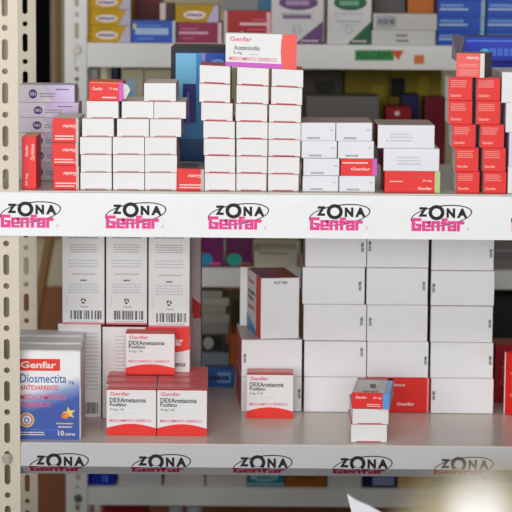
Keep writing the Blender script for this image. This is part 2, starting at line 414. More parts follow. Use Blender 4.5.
# ------------------------------------------------------------------ middle white stack, three columns of seven
mr = [flat(ZU)]
for yl, yr in ((172.8, 174.6), (155.5, 157.2), (138.3, 140.1), (120.8, 123), (102.2, 105.6), (83.2, 88), (65, 70)): mr.append(zline(203, yl, 302, yr, YU))
MS = [[(204.6, 235.4), (203.9+.7, 235.2), (203.6, 234.9), (203.3, 234.8), (201.1, 232.6), (199.2, 230.2), (199.5, 230.2)],
      [(236.2, 266.4), (236.4, 267), (236.5, 267.4), (236.2, 267.6), (235.5, 267.2), (236.4, 268.4), (237, 268.7)],
      [(268, 298.6), (268, 299.4), (268.3, 300.4), (268.3, 300.6), (269, 301), (271, 302.2), (271.6, 303.2)]]
for k in range(3):
    for r in range(7):
        a, b = MS[k][r]
        c = rowbox(a, b, mr[r], mr[r+1], YU, DW, 'white carton end, middle upper stack, %s column, %s' % (side[k], rowp[r]),
                   group='white cartons of the middle upper stack', front=EDGE2, top=PINKRED, right=DRED, left=DRED, yj=random.uniform(0, .004), ym=190-r*17)
        c.flap(NOTCH, WHITE, label='white tucked end flap')
# acetaminofen carton on top
c = rowbox(225.6, 296.6, mr[7], zline(225.6, 33, 296.6, 34.6, YU), YU+.002, .03, 'white and pink analgesic carton with coral right end standing on top of the middle stack', top=WHITE, right=M((214, 80, 74)), ym=50)
d = D().rect(0, 0, .82, .135, INKPUR, 1).poly([(.80, 0), (1, 0), (1, 1), (.80, 1), (.785, .8), (.775, .5), (.785, .2)], M((244, 92, 80), .35, 'ink'), 2)
d.text('Genfar', .06, .76, .37, .9, INKP, .015).text('Acetaminofén', .12, .50, .48, .64, INKDG, .015).text('5 mg', .11, .36, .23, .46, INKDG).lines(.34, .46, .36, .44, 1, INKLG).text('MEDICAMENTO GENÉRICO', .05, .19, .72, .32, INKP, .01)
c.deco(d)
# ------------------------------------------------------------------ coded white cartons, two columns of four
YN = .014
nr = [flat(ZU), zline(302, 175.8, 375, 176, YN), zline(302, 158.4, 375, 159, YN), zline(302, 141.2, 375, 141.4, YN), zline(300, 122.8, 372, 122.8, YN)]
NS = [[(302.6, 338.4), (303.4, 339.4), (301.6, 337), (299.8, 335.6)], [(339.2, 375), (340.6, 377), (338, 374), (336.2, 372.2)]]
for k in range(2):
    for r in range(4):
        a, b = NS[k][r]
        if (k, r) == (1, 1):
            c = rowbox(a, b, nr[r], nr[r+1], YN, .12, 'red carton with purple right stripe lying within the stack of coded white cartons', front=RED, top=WHITE, right=INKPUR, ym=167)
            c.deco(D().rect(.88, 0, 1, 1, INKPUR, 1).lines(.06, .8, .72, .9, 1, INKW).text('Genfar', .28, .32, .82, .48, INKW, .02)); continue
        c = rowbox(a, b, nr[r], nr[r+1], YN, .088, 'coded white carton right of the middle stack, %s column, %s' % (('left', 'right')[k], rowp[r] if r < 3 else 'top row'),
                   group='coded white cartons right of the middle stack', front=WHITE2, top=M((168, 140, 144)), right=DRED, left=DRED, ym=185-r*17, yj=random.uniform(0, .003))
        c.flap(NOTCH_T, WHITE2, .0004, label='white tucked end flap')
        d = D(); 
        mb = D().text('NOV23', .22, .10, .56, .22, INKDG, .02, 8).lines(.84, .95, .55, .75, 1, INKLG, 8); c.deco(mb, name='printed_code')
# ------------------------------------------------------------------ large whites and red one
YB = .012
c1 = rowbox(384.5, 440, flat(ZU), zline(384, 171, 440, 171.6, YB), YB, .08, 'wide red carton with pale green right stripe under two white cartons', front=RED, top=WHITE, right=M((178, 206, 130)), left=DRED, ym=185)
c1.deco(D().rect(.905, 0, 1, 1, M((186, 212, 140), .4, 'ink'), 1).lines(.1, .34, .5, .6, 1, INKW).text('20 mg', .68, .5, .85, .62, INKW).text('Genfar', .60, .14, .86, .27, INKW, .02).rect(.6, .72, .88, .74, INKP))
c2 = rowbox(383.6, 439.4, zline(384, 171, 440, 171.6, YB), zline(384, 148.2, 440, 148.8, YB), YB, .08, 'middle wide white carton resting on the wide red carton', front=WHITE2, top=OFFW, right=OFFW, left=DRED, ym=160)
c2.flap(NOTCH_T, WHITE2, .0004); c2.deco(D().lines(.24, .68, .28, .72, 3, INKLG, 6), name='printed_code')
c3 = rowbox(377.8, 434.6, zline(384, 148.2, 440, 148.8, YB), zline(378, 124.8, 434, 125.2, YB), YB-.002, .09, 'top wide white carton with dusty mauve lid above the wide red carton', front=WHITE2, top=M((164, 142, 142)), right=OFFW, left=DRED, ym=137)
c3.flap(NOTCH_T, WHITE2, .0004); c3.deco(D().lines(.22, .62, .3, .72, 3, INKLG, 6).disc(.17, .33, .012, .03, INKDG, 6), name='printed_code')
# ------------------------------------------------------------------ red twin columns
RR = [(194.2, 171.8, 456, 479.2, 483, 506), (171.8, 148, 455, 478.2, 482.4, 505.5), (148, 124.6, 452, 475.4, 480, 503.8), (124.6, 100.8, 448.4, 472, 476.2, 500), (100.8, 77.6, 448.4, 472, 476.4, 500)]
def redprint(d):
    return d.lines(.08, .78, .58, .92, 4, M((246, 160, 152), .4, 'ink')).text('Genfar', .08, .16, .56, .28, M((250, 200, 192), .4, 'ink'), .01)
for k in range(2):
    z = flat(ZU)
    for r, (yb, yt, a, b, cc, dd) in enumerate(RR):
        x0, x1 = ((a, b), (cc, dd))[k]; P = at(x0, yb, YB); w = at(x1, yb, YB).x-P.x; zt_ = at(480, yt, YB).z
        zb_ = z(0)+.0002
        c = yawbox(x0, yb, YB, w, zt_-zb_, .055, -.6, zb_, 'red carton end in the right red pile, %s column, %s' % (('left', 'right')[k], rowp[r] if r < 4 else 'top row'),
                   group='red cartons of the right pile', front=RED, top=GREYC, right=DRED, left=WHITE)
        c.deco(redprint(D())); z = flat(zt_)
c = yawbox(456, 77.6, YB, at(484.4, 70, YB).x-at(456, 70, YB).x, .0262, .06, -14, z(0)+.0003, 'single faded red carton turned askew on top of the right red pile', front=RED, top=M((120, 116, 124)), right=M((96, 98, 112)), left=DRED)
c.deco(D().rect(0, 0, 1, 1, M((240, 92, 88), .35, 'ink'), 1).rect(.85, 0, 1, 1, M((226, 220, 212), .4, 'ink'), 2).lines(.1, .78, .12, .36, 3, M((246, 160, 152), .4, 'ink'), 3).text('Genfar', .34, .74, .8, .86, INKW, .02, 3, True).lines(.1, .78, .45, .6, 2, M((246, 160, 152), .4, 'ink'), 3))
# whites at the right edge
z = flat(ZU)
for k, (x0, x1, yt, m, lab) in enumerate(((508, 548, 166.6, WHITE, 'bottom'), (509.2, 549, 132.5, M((226, 224, 244)), 'second, bluish'), (506, 546, 103, WHITE, 'third'), (502, 542, 72.2, WHITE, 'topmost'))):
    t = flat(at(505, yt, YU).z)
    c = rowbox(x0, x1, z, t, YU, .12, 'white carton cut by the right frame edge beside the red pile, %s of four' % lab, group='white cartons at the right end', front=m, top=OFFW, ym=yt+10); z = t
    c.flap(NOTCH_T, m, .0004)
# blue cartons behind the red pile
BLU = M((22, 52, 190), .3); BLU2 = M((30, 84, 200), .35); INKLB = M((110, 170, 240), .35, 'ink')
ZB1 = at(500, 84, .17).z
c = pxbox(462, 540, 84, ZU, .20, .10, 'tall blue carton hidden mostly behind the right red pile', front=BLU)
b1 = pxbox(480, 545, 60.5, topz(c)+.0003, .20, .09, 'lower bright blue carton visible behind the faded red carton', front=BLU)
b1.deco(D().lines(.2, .6, .35, .6, 1, INKLB).rect(.05, .1, .9, .16, INKLB))
b2 = pxbox(465, 545, 37, topz(b1)+.0003, .175, .07, 'topmost glossy blue carton with a dusky grey left end above the right red pile', front=BLU, left=M((120, 112, 128)), top=M((30, 34, 70)))
b2.deco(D().lines(.3, .95, .2, .6, 1, M((70, 120, 230), .35, 'ink'), 3, fill=.8).rect(.02, .8, .98, .86, M((70, 130, 230), .35, 'ink')).disc(.25, .35, .06, .16, M((80, 190, 230), .35, 'ink')))
b2.deco(D().rect(0, 0, 1, 1, M((128, 120, 134), .5, 'ink')).disc(.6, .4, .2, .2, M((70, 62, 80), .5, 'ink')), 'left', 'printed_side')
mb = MB(); q = b2.BL; hh = b2.TL.z-b2.BL.z; wfl = at(466, 50, .175).x-at(452.5, 50, .175).x
mb.add([q, q+Vector((0, 0, hh)), q+Vector((-wfl, -.012, hh*1.12)), q+Vector((-wfl*1.0, -.012, hh*.1)), q+Vector((-wfl*.6, -.012, -hh*.02))], [(0, 1, 2, 3, 4)], M((126, 118, 134), .4))
o = mb.build('open_flap', b2.root); o['label'] = 'dusky grey opened end flap'; md = o.modifiers.new('t', 'SOLIDIFY'); md.thickness = .0006
# tall blue carton with dark frame
c = pxbox(171, 231, 47, ZU, .16, .10, 'tall sky blue carton with dark edges standing behind the white stacks', front=M((40, 40, 56)), top=M((34, 34, 46)))
d = D().rect(.08, .0, .99, .955, M((46, 140, 206), .35, 'ink'), 1).rect(.08, .55, .42, .95, M((118, 198, 238), .35, 'ink'), 2).rect(.2, .42, .42, .72, M((34, 38, 128), .35, 'ink'), 3)
d.rect(.52, .5, .56, .955, M((170, 130, 210), .35, 'ink'), 3).rect(.58, .7, .98, .955, M((40, 80, 190), .35, 'ink'), 2).ring(.78, .84, .16, .07, .03, .02, INKLB, 4).rect(.27, .4, .31, .66, M((90, 96, 190), .35, 'ink'), 5)
d.rect(.1, .06, .9, .3, M((26, 84, 140), .35, 'ink'), 2).poly([(.6, .3), (.9, .3), (.9, .9), (.66, .7)], M((30, 70, 150), .35, 'ink'), 2)
c.deco(d)
# ------------------------------------------------------------------ LOWER SHELF
exec_z = ZL
# Diosmectita, three deep
YD = .016
def gradmat():
    m = bpy.data.materials.new('blue_fade_print'); m.use_nodes = True; nt = m.node_tree; b = nt.nodes['Principled BSDF']; b.inputs['Roughness'].default_value = .35
    tc = nt.nodes.new('ShaderNodeTexCoord'); sx = nt.nodes.new('ShaderNodeSeparateXYZ'); nt.links.new(tc.outputs['Object'], sx.inputs[0])
    m1 = nt.nodes.new('ShaderNodeMath'); m1.operation = 'MULTIPLY'; m1.inputs[1].default_value = -.32; nt.links.new(sx.outputs['X'], m1.inputs[0])
    m2 = nt.nodes.new('ShaderNodeMath'); m2.operation = 'ADD'; nt.links.new(sx.outputs['Z'], m2.inputs[0]); nt.links.new(m1.outputs[0], m2.inputs[1])
    r = nt.nodes.new('ShaderNodeMapRange'); r.inputs['From Min'].default_value = .036; r.inputs['From Max'].default_value = .062; nt.links.new(m2.outputs[0], r.inputs['Value'])
    cr = nt.nodes.new('ShaderNodeValToRGB'); nt.links.new(r.outputs[0], cr.inputs[0])
    e = cr.color_ramp.elements; e[0].color = lin((34, 76, 168)); e[1].color = lin((243, 242, 243)); q = e.new(.5); q.color = lin((130, 150, 205))
    nt.links.new(cr.outputs[0], b.inputs['Base Color']); return m
GRAD = gradmat()
ztop = flat(at(50, 351, YD).z); dd_ = .044
for k in range(3):
    Y = YD+k*(dd_+.001)
    lab = ['white and blue antidiarrheal carton at the front of its row beside the left post', 'second antidiarrheal carton directly behind the front blue one', 'rearmost of the three antidiarrheal cartons by the left post'][k]
    c = rowbox(14.5+k*1.6, 80.6+k*1.2, flat(ZL), flat(ztop(0)+(.0008*k)), Y, dd_, lab, group='antidiarrheal cartons in a row three deep', front=WHITE, top=M((240, 240, 241)), right=M((225, 226, 230)), ym=400)
    d = D(); d.rect(0, 0, .985, .985, GRAD, 1)
    fx = lambda x: (x-14.5)/66.1
    fy = lambda y: (440.5-y)/89.5
    def T(s_, x0, x1, y0, y1, m, b=.012, L=3): d.text(s_, fx(x0), fy(y1), fx(x1), fy(y0), m, b, L)
    d.rect(fx(17), fy(371), fx(60.2), fy(359), INKR, 2); T('Genfar', 20.8, 56.5, 361.5, 368.5, INKW, .03, 4)
    T('Diosmectita', 20.3, 66.5, 374.2, 383.2, M((52, 110, 180), .4, 'ink'), .01); T('3g', 68.5, 74.5, 380.6, 384.6, M((52, 110, 180), .4, 'ink'))
    T('ANTIDIARREICO', 20.3, 58.5, 385.6, 390.4, INKPR, .02); T('MEDICAMENTO', 20.3, 66, 394.8, 400.4, INKP, .015); T('GENÉRICO', 20.3, 51, 401.6, 408, INKP, .015)
    d.disc(fx(26.6), fy(421), 7.6/66, 7.6/89.5, M((228, 206, 120), .4, 'ink'), 2).disc(fx(26.6), fy(421), 6.2/66, 6.2/89.5, M((214, 110, 120), .4, 'ink'), 3).disc(fx(26.6), fy(421), 4.6/66, 4.6/89.5, M((225, 230, 240), .4, 'ink'), 4)
    d.ring(fx(26.6), fy(421.5), 2.6/66, 3/89.5, 1/66, 1/89.5, INKB, 5)
    st = []
    for j in range(10):
        a = math.pi*j/5+.5; rr = 7 if j % 2 == 0 else 3
        st.append((fx(69+rr*math.cos(a)), fy(413.8-rr*math.sin(a))))
    d.poly(st, M((248, 214, 110), .4, 'ink'), 3).disc(fx(65), fy(416.5), 3.8/66, 3/89.5, M((240, 120, 62), .4, 'ink'), 4).disc(fx(66.2), fy(416.3), 1.6/66, 1/89.5, M((250, 190, 120), .4, 'ink'), 5)
    d.lines(fx(56), fx(75), fy(425), fy(422.2), 1, M((236, 222, 120), .4, 'ink')); d.lines(fx(58), fx(73), fy(428.4), fy(425.8), 1, INKW)
    d.rect(fx(20), fy(430.9), fx(58), fy(430.6), INKLB, 2); d.lines(fx(20), fx(46), fy(436.4), fy(431.8), 2, INKW); T('10', 58, 64, 431.4, 436.8, INKW, .02); T('sobres', 65, 75, 433.2, 436.6, INKW)
    c.deco(d); c.flap([(0.02, .04), (.98, .04), (.98, .97), (.9, .97), (.86, .90), (.14, .9), (.1, .97), (.02, .97)], M((244, 244, 246)), .0005, 'top', 'top_flap')
# tall leaflet cartons
YT = .135
TALLTOP = M((214, 92, 104), .4)
def leaflet(d):
    d.lines(.14, .86, .93, .985, 2, INKG, center=True).lines(.16, .84, .78, .88, 4, INKG, center=True, fill=.32).lines(.12, .88, .62, .72, 3, INKLG, center=True, fill=.4)
    d.lines(.2, .82, .54, .56, 1, INKG, center=True).rect(.42, .47, .58, .485, INKDG).lines(.12, .88, .34, .46, 4, INKLG, center=True, fill=.4)
    for a0 in (100, 220, 340): d.ring(.5, .255, .062, .031, .036, .017, INKK, 3, a0, a0+85, 10)
    d.rect(.42, .185, .62, .195, INKG); d.barcode(.19, .93, .055, .15, INKDG); d.lines(.19, .93, .03, .045, 1, INKG); d.rect(.11, .2, .125, .3, INKLG)
    return d
wl = {}
zb3 = at(80, 324.2, YT)
for k, (a, b, yt, lab) in enumerate(((58.2, 101, 324.2, 'lower left'), (102.6, 145.8, 327, 'lower middle'), (147, 189.6, 327.4, 'lower right'))):
    tall = zline(58, yt, 190, yt, YT)
    zt_ = flat(at((a+b)/2, yt, YT).z)
    lb = ('white carton with grey small print standing at the lower left behind the antidiarrheal row', 'white carton with grey small print behind the left injection carton pile',
          'carton with red upper band and black lettering behind the pyramid of injection cartons')[k]
    c = rowbox(a, b, flat(ZL), zt_, YT+(.004 if k == 0 else 0), .115, lb, front=WHITE, top=TALLTOP, left=OFFW, ym=380)
    if k < 2: c.deco(D().lines(.6 if k == 0 else .3, .96, .3, .93, 16, INKLG, fill=.35).barcode(.62, .95, .04, .16, INKDG))
    else:
        d = D().poly([(0, 1), (1, 1), (1, .76), (.8, .735), (.5, .72), (.2, .735), (0, .76)], INKR, 1).text('Genfar', .25, .80, .84, .90, INKW, .03).text('Naproxeno', .1, .555, .90, .63, INKK, .02).lines(.1, .8, .4, .48, 2, INKG)
        c.deco(d)
    wl[k] = zt_
for k, (a, b, yb) in enumerate(((62.3, 104.4, 322), (106.2, 147, 324), (148.6, 189.6, 326.2))):
    zt_ = at((a+b)/2, 231.5, YT).z
    base = max(wl[k](0), wl[0](0) if k == 1 and False else 0)+.0003
    # left-most straddles nothing: each stands on the carton below it
    c = rowbox(a, b, flat(max(wl[0](0), wl[1](0))+.0003 if k < 2 else wl[2](0)+.0003), flat(zt_), YT-.003, .11, 'tall white carton with recycling mark and barcode, %s of the three under the upper shelf' % ('leftmost', 'middle', 'rightmost')[k],
               group='tall white cartons with barcodes', front=WHITE, top=TALLTOP, left=OFFW, right=OFFW, ym=280)
    d = leaflet(D())
    c.deco(d); c.deco(D().rect(0, 0, 1, .02, M((222, 120, 130), .4, 'ink'), 2), name='bottom_edge', label='pink bottom edge')
# carton behind at right of them
c = pxbox(184, 201, 318, ZL, .25, .07, 'plain grey-white carton low behind the tall barcode cartons', front=GREYC)
c = pxbox(184, 201, 228, topz(c)+.0003, .25, .06, 'pale carton with red curved base peeking out right of the barcode cartons', front=M((196, 184, 188)), right=M((180, 60, 66)))
c.deco(D().poly([(0, 0), (1, 0), (1, .16), (.7, .2), (.4, .26), (0, .3)], M((196, 28, 30), .35, 'ink'), 1).poly([(0, .3), (.4, .26), (.7, .2), (1, .16), (1, .175), (.7, .215), (.4, .275), (0, .315)], INKW, 2))
# injection (DEXA) cartons
DTOP = M((240, 90, 94), .3); BRN = M((168, 58, 48), .35, 'ink')
def dexa(c, dose='4 mg / mL'):
    d = D().text('Genfar', .07, .845, .47, .925, INKP, .02).text('DEXAmetasona', .065, .70, .79, .80, INKK, .018).text('Fosfato', .065, .615, .40, .695, INKK, .018).text(dose, .065, .51, .36, .585, INKDG, .008)
    d.rect(.07, .455, .64, .462, INKLG).rect(.07, .405, .4, .41, INKLG).text('MEDICAMENTO GENÉRICO', .06, .285, .90, .355, INKP, .012)
    n = 16; pts = [(0, 0), (1, 0)]+[(1-k/n, .155+.09*math.sin(math.pi*k/n)) for k in range(n+1)]
    d.poly(pts, INKR, 1); d.rect(0, .965, 1, 1, BRN, 1); c.deco(d)
    c.flap([(.02, .05), (.98, .05), (.98, .92), (.02, .92)], M((244, 112, 116), .28), .0006, 'top', 'top_flap')
    c.deco(D().rect(.03, .0, .97, .14, M((190, 60, 54), .35, 'ink'), 6).rect(.05, .8, .95, .86, M((246, 150, 150), .35, 'ink'), 8), 'top', 'printed_top')
YX = .041; DD = .0325
ztx = at(157, 388.6, YX).z
for k, (a, b) in enumerate(((106.6, 156.2), (157.2, 207))):
    for r in range(4):
        sh = random.uniform(-.4, .4)+.3*r if r else 0
        c = rowbox(a+sh, b+sh*.2, flat(ZL), flat(ztx+.0005*r), YX+r*(DD+.0006), DD, 'red and white injection carton, %s row, %s' % (('left', 'right')[k], ('frontmost', 'second from the front', 'third from the front', 'rearmost')[r]),
                   group='injection cartons in two rows four deep', top=DTOP, right=M((214, 60, 60)), left=M((214, 60, 60)), ym=410)
        dexa(c)
YS = YX+2*(DD+.0006)+.006
c = pxbox(125.6, 174.6, 332.4, ztx+.0024, YS, DD, 'single injection carton standing on top of the two injection rows', top=DTOP, right=M((214, 60, 60)), left=M((214, 60, 60)), ym=350); dexa(c)
YQ = .118
def yfor(px, py, z):     # depth where pixel's ray meets height z
    d = RM @ Vector(((px-256)/F, -(py-256)/F, -1.0)); t = (z-CAM.z)/d.z
    return CAM.y+d.y*t
YQ = yfor(270, 418.3, ZL)
YW = yfor(330, 413.2, ZL)
print('depths', YQ, YW, yfor(157, 434, ZL), yfor(80, 412.6, ZL), yfor(48, 440.3, ZL), yfor(370, 440, ZL), yfor(220, 387, ZL), yfor(48, 178, ZU), yfor(500, 419, ZL))
c = pxbox(246.6, 293.2, 373.4, ZL, YQ, DD*.9, 'single injection carton standing alone before the white cartons in the middle', top=DTOP, right=M((214, 60, 60)), left=M((214, 60, 60)), ym=400); dexa(c, '4 mg / 2 mL')
# big white cartons
YW = max(YW, YQ+DD+.003)
WG = M((240, 241, 243)); CODE = INKDG
def bigwhite(a, b, zb, yt, lab, code=None, Y=None, front=WG, top=PINKRED, **k):
    Y = Y or YW
    z_ = at((a+b)/2, yt, Y).z
    c = rowbox(a, b, flat(zb), flat(z_), Y+random.uniform(0, .003), k.pop('depth', .12), lab, gap=.0004, front=front, top=top, ym=yt+15, bevel=.0007, **k)
    c.flap([(.006, .012), (.994, .012), (.994, .985), (.006, .985)], front, .0005)
    if code:
        u, v0, v1 = code; c.deco(D().vtext('0123 VEN', u, v0+.03, u+.045, v1-.03, INKK, .05, 7), name='printed_code')
    return c
gA = 'big plain white cartons stacked under the upper shelf'
cols = {'left': [(304, 366, 377.3, None), (304.3, 366.4, 341.4, (.9, .55, .85)), (303.6, 366.4, 304.8, (.9, .4, .68)), (302.6, 364.8, 267.6, (.9, .35, .65)), (305.4, 366.6, 233, (.91, .42, .75))],
        'centre': [None, (367, 428.4, 341.8, (.93, .34, .62)), (367, 427.6, 305.2, (.03, .4, .68)), (366.6, 428, 268, (.91, .38, .66)), (367.2, 428.8, 233.5, (.02, .45, .8))],
        'right': [(431, 493.4, 378.4, (.02, .35, .66)), (430.6, 493.2, 342.6, (.93, .35, .66)), (430.6, 492.8, 306.2, (.93, .38, .66)), (431, 494.4, 271, (.02, .35, .66)), (431.6, 494, 236, (.93, .35, .65))]}
for nm, lst in cols.items():
    z = ZL
    for r, it in enumerate(lst):
        if it is None:
            zz = at(400, 377.6, YW+.004).z
            c = rowbox(368, 429.6, flat(ZL), flat(zz), YW+.004, .12, 'bright red carton at the bottom of the centre column of big white cartons', gap=.0004, front=RED, top=PINKRED, right=DRED, ym=395, bevel=.0007)
            c.deco(D().text('Ibuprofeno', .06, .73, .60, .84, INKW, .02).text('Genfar', .47, .2, .76, .29, INKW, .03).text('400 mg', .06, .2, .33, .29, INKW, .02).rect(.955, 0, .985, 1, M((244, 150, 146), .35, 'ink')))
        else:
            a, b, yt, code = it
            c = bigwhite(a, b, z, yt, 'big plain white carton, %s column under the upper shelf, %s' % (nm, rowp[r] if r < 4 else 'top row'), code, group=gA, right=DRED, left=GREYC)
        z = topz(c)
# two whites at the middle with printed red side, and the turned carton on top
zm = ZL
for yt, lab, code, tp in ((377, 'lower white carton behind the lone injection carton', (.94, .35, .68), PINKRED), (340, 'upper white carton with pink-red left side behind the lone injection carton', (.03, .35, .65), OFFW)):
    xa = 241.3; z1 = at(270, yt, YW).z
    c = yawbox(xa, 400, YW, at(301.6, 400, YW).x-at(xa, 400, YW).x, z1-zm-.0003, .12, 3.5, zm+.0003, lab, front=WG, top=tp, left=PINKRED, right=GREYC, bevel=.0007)
    c.flap([(.006, .012), (.994, .012), (.994, .985), (.006, .985)], WG, .0005)
    u, v0, v1_ = code; c.deco(D().vtext('0123 VEN', u, v0+.03, u+.045, v1_-.03, INKK, .05, 7), name='printed_code'); zm = z1
zc_ = topz(c)+.0004
hh = at(280, 278.5, YW+.004).z-zc_
c = yawbox(260.6, 339, YW+.004, at(299.6, 330, YW).x-at(260.6, 330, YW).x, hh, .092, 10.5, zc_, 'upright white carton with red edge and printed left side on the middle white pair', top=M((176, 30, 44), .35), left=WHITE, right=OFFW)
c.flap([(.01, .015), (.99, .015), (.99, .985), (.01, .985)], WG, .0005)
c.deco(D().rect(.62, 0, 1, 1, M((228, 60, 52), .35, 'ink'), 1).rect(0, 0, .62, 1, M((240, 236, 238), .4, 'ink'), 1).poly([(0, 0), (.62, 0), (.0, .26)], M((64, 150, 220), .35, 'ink'), 2).vtext('Genfar', .2, .1, .42, .1, INKP) if False else
       D().rect(.66, 0, 1, 1, M((228, 60, 52), .35, 'ink'), 1).poly([(0, 0), (.66, 0), (.62, .08), (.0, .27)], M((64, 150, 220), .35, 'ink'), 2).text('Genfar', .08, .8, .52, .88, INKP, .02).text('Acido', .08, .62, .6, .7, INKK, .02).text('Folico', .08, .52, .5, .59, INKK, .02).text('GENERICO', .08, .36, .56, .43, INKPR, .02), 'left', 'printed_side')
c.deco(D().text('0123 VEN', .34, .90, .68, .95, INKDG, .03, 7), name='printed_code'); c.deco(D().poly([(0, .2), (.5, .1), (.7, .8), (.1, .9)], M((150, 80, 150), .35, 'ink'), 1).lines(.3, .8, .3, .8, 3, INKP, 3), 'top', 'printed_top')
# slim white carton close behind it
c = pxbox(240.2, 252, 267, zc_, YW+.099, .03, 'slim white carton edge showing left of the upright red-edged carton', front=WHITE, top=DRED)
# blue carton at rear of the lower shelf
YBL = min(yfor(220, 386.6, ZL), SD-.03)
c = pxbox(204, 234, 368.5, ZL, YBL, .028, 'small bright blue carton at the back of the lower shelf', front=M((36, 96, 180), .35), top=M((50, 80, 130)))
c.deco(D().rect(.45, .2, .9, .8, M((120, 170, 220), .35, 'ink')).lines(.1, .85, .35, .62, 1, M((20, 40, 100), .35, 'ink'), 4, fill=.9))
# small pile at front centre-right
YF = .015
z = ZL
for k, (a, b, yt) in enumerate(((351, 387, 424.3), (352.4, 388.6, 408.6))):
    t = flat(at(370, yt, YF).z)
    c = rowbox(a, b, flat(z), t, YF, .085, 'small white carton end at the shelf front, %s under the red and blue carton' % ('lowest' if k == 0 else 'directly'), group='small white cartons at the front edge', front=EDGE2, top=PINKRED, right=WHITE, left=WHITE, ym=yt+8)
    c.flap(NOTCH, WHITE); z = t(0)
c = yawbox(351.8, 408.4, YF, at(389.4, 400, YF).x-at(351.8, 400, YF).x, at(370, 392.4, YF).z-z-.0003, .088, -6.5, z+.0003, 'red fronted carton with blue right stripe atop the small white pair', front=RED, top=M((226, 222, 218)), right=M((150, 184, 232)))
c.deco(D().rect(.82, 0, 1, 1, M((90, 160, 226), .35, 'ink'), 1).text('Genfar', .1, .62, .4, .78, INKW, .02).text('20 mg', .56, .6, .78, .76, INKW, .02).lines(.4, .78, .14, .36, 2, INKW))
c.deco(D().rect(.84, 0, 1, 1, M((140, 190, 232), .35, 'ink'), 1).rect(.0, .88, 1, 1, M((206, 90, 96), .35, 'ink'), 1).rect(.1, .2, .6, .85, M((236, 234, 230), .4, 'ink'), 1).text('0123', .3, .02, .68, .1, INKK, .03).poly([(.45, .3), (.6, .3), (.55, .6), (.4, .55)], INKDG, 3), 'top', 'printed_top')
# red cartons at the far right
YR_ = yfor(503, 414, ZL)
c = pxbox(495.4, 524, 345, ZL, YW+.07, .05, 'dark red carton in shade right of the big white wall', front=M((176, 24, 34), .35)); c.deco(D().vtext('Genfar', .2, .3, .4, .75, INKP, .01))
hh = at(508, 352, YR_).z-ZL
c = yawbox(503.6, 414, YR_, .06, hh, .04, -48, ZL+.0003, 'red carton with white left edge standing turned at the right frame edge', front=RED, left=OFFW)
c.deco(D().vtext('Ibuprofeno', .16, .3, .34, .88, M((248, 150, 140), .4, 'ink'), .015).rect(0, 0, .03, 1, INKW, 2))
# ------------------------------------------------------------------ REAR UNIT CONTENTS
gR = 'blurred cartons on the rear shelves'
YQ1 = RY+.012
def rr(x0, x1, yt, z, lab, m, dy=0, depth=.1, cat='carton', **k):
    cap = Z1-.037 if Z2-.01 < z < Z1-.01 else (Z2-.03 if Z3-.01 < z < Z2-.01 else (Z3-.03 if z < Z3-.01 else 9))
    xm = (x0+x1)/2; zz = at(xm, yt, YQ1+dy).z
    if zz > cap: k['ztop'] = cap
    return pxbox(x0, x1, yt, z+.0003, YQ1+dy, depth, lab, cat=cat, front=m, bevel=0, **k)
YEL = M((206, 164, 8), .5); INKNV = M((60, 50, 120), .4, 'ink')
def yel(c):
    c.deco(D().poly([(.72, 0), (1, 0), (1, 1), (.92, 1)], M((196, 186, 216), .4, 'ink'), 1).disc(.45, .42, .26, .24, INKW, 2).text('selepax', .25, .28, .65, .56, INKNV, .03, 4).lines(.25, .6, .78, .88, 1, M((150, 110, 20), .4, 'ink')))
z = Z1
for k, yt in enumerate((25.4, 9.4, -6.5)):
    c = rr(87.5, 130.5, yt, z, 'yellow carton with white oval, left on rear top shelf, %s of three' % ('bottom', 'middle', 'top')[k], YEL)
    yel(c); z = topz(c)
c = rr(131.8, 175.5, 20.6, Z1, 'blue carton with a pale band on the rear top shelf beside the yellow pile', M((26, 84, 190), .35), depth=.08); zblue = topz(c)
c.deco(D().rect(.08, .36, .84, .66, M((170, 200, 236), .35, 'ink'), 1).rect(.93, 0, 1, 1, M((200, 210, 220), .35, 'ink'), 1).rect(.03, .6, .1, .85, M((220, 200, 120), .35, 'ink'), 2).lines(.1, .7, .75, .85, 1, INKLB).rect(.12, .15, .5, .2, INKLB))
c = rr(131, 161, 5.5, Z1, 'tall dark maroon carton behind the blue carton on the rear top shelf', M((92, 16, 20), .4), dy=.12, depth=.1); z = topz(c)
c = rr(131, 161, -9, z, 'dark maroon carton lying on the tall maroon carton', M((100, 18, 22), .4), dy=.12, depth=.1)
c = rr(160, 174, 3, zblue, 'small dark carton with pale left edge on the blue carton', M((70, 40, 44), .4), dy=.02, depth=.05); c.deco(D().rect(0, 0, .4, 1, M((226, 206, 196), .4, 'ink')))
c = rr(177.5, 222.5, 22.6, Z1, 'maroon pink carton on the rear top shelf below a yellow carton', M((150, 30, 76), .35)); z = topz(c)
c.deco(D().rect(.04, .44, .68, .54, M((230, 180, 200), .35, 'ink')).rect(.9, 0, .98, 1, M((220, 200, 206), .4, 'ink')).lines(.08, .5, .66, .8, 1, M((200, 120, 150), .4, 'ink')).lines(.12, .4, .2, .3, 1, M((200, 120, 150), .4, 'ink')))
c = rr(175.4, 218.5, 5, z, 'yellow carton with a lilac corner lying on the maroon pink carton', M((190, 150, 10), .5)); yel(c)
c = rr(224, 271.5, 10.5, Z1, 'deep red carton with white edge behind the analgesic carton', M((176, 14, 26), .35)); z = topz(c)
c.deco(D().rect(0, 0, .07, 1, M((216, 196, 190), .4, 'ink')).rect(.34, .55, .95, .63, M((240, 200, 200), .35, 'ink')).lines(.6, .95, .7, .8, 1, INKP).lines(.5, .95, .4, .5, 1, INKP).poly([(.3, .1), (.45, .1), (.38, .4)], M((236, 210, 206), .35, 'ink')).rect(.9, .05, .98, .95, M((236, 190, 190), .35, 'ink'), 2))
c = rr(222, 257, -8, z, 'grey carton on the deep red carton at the top of the frame', M((132, 130, 130), .4))
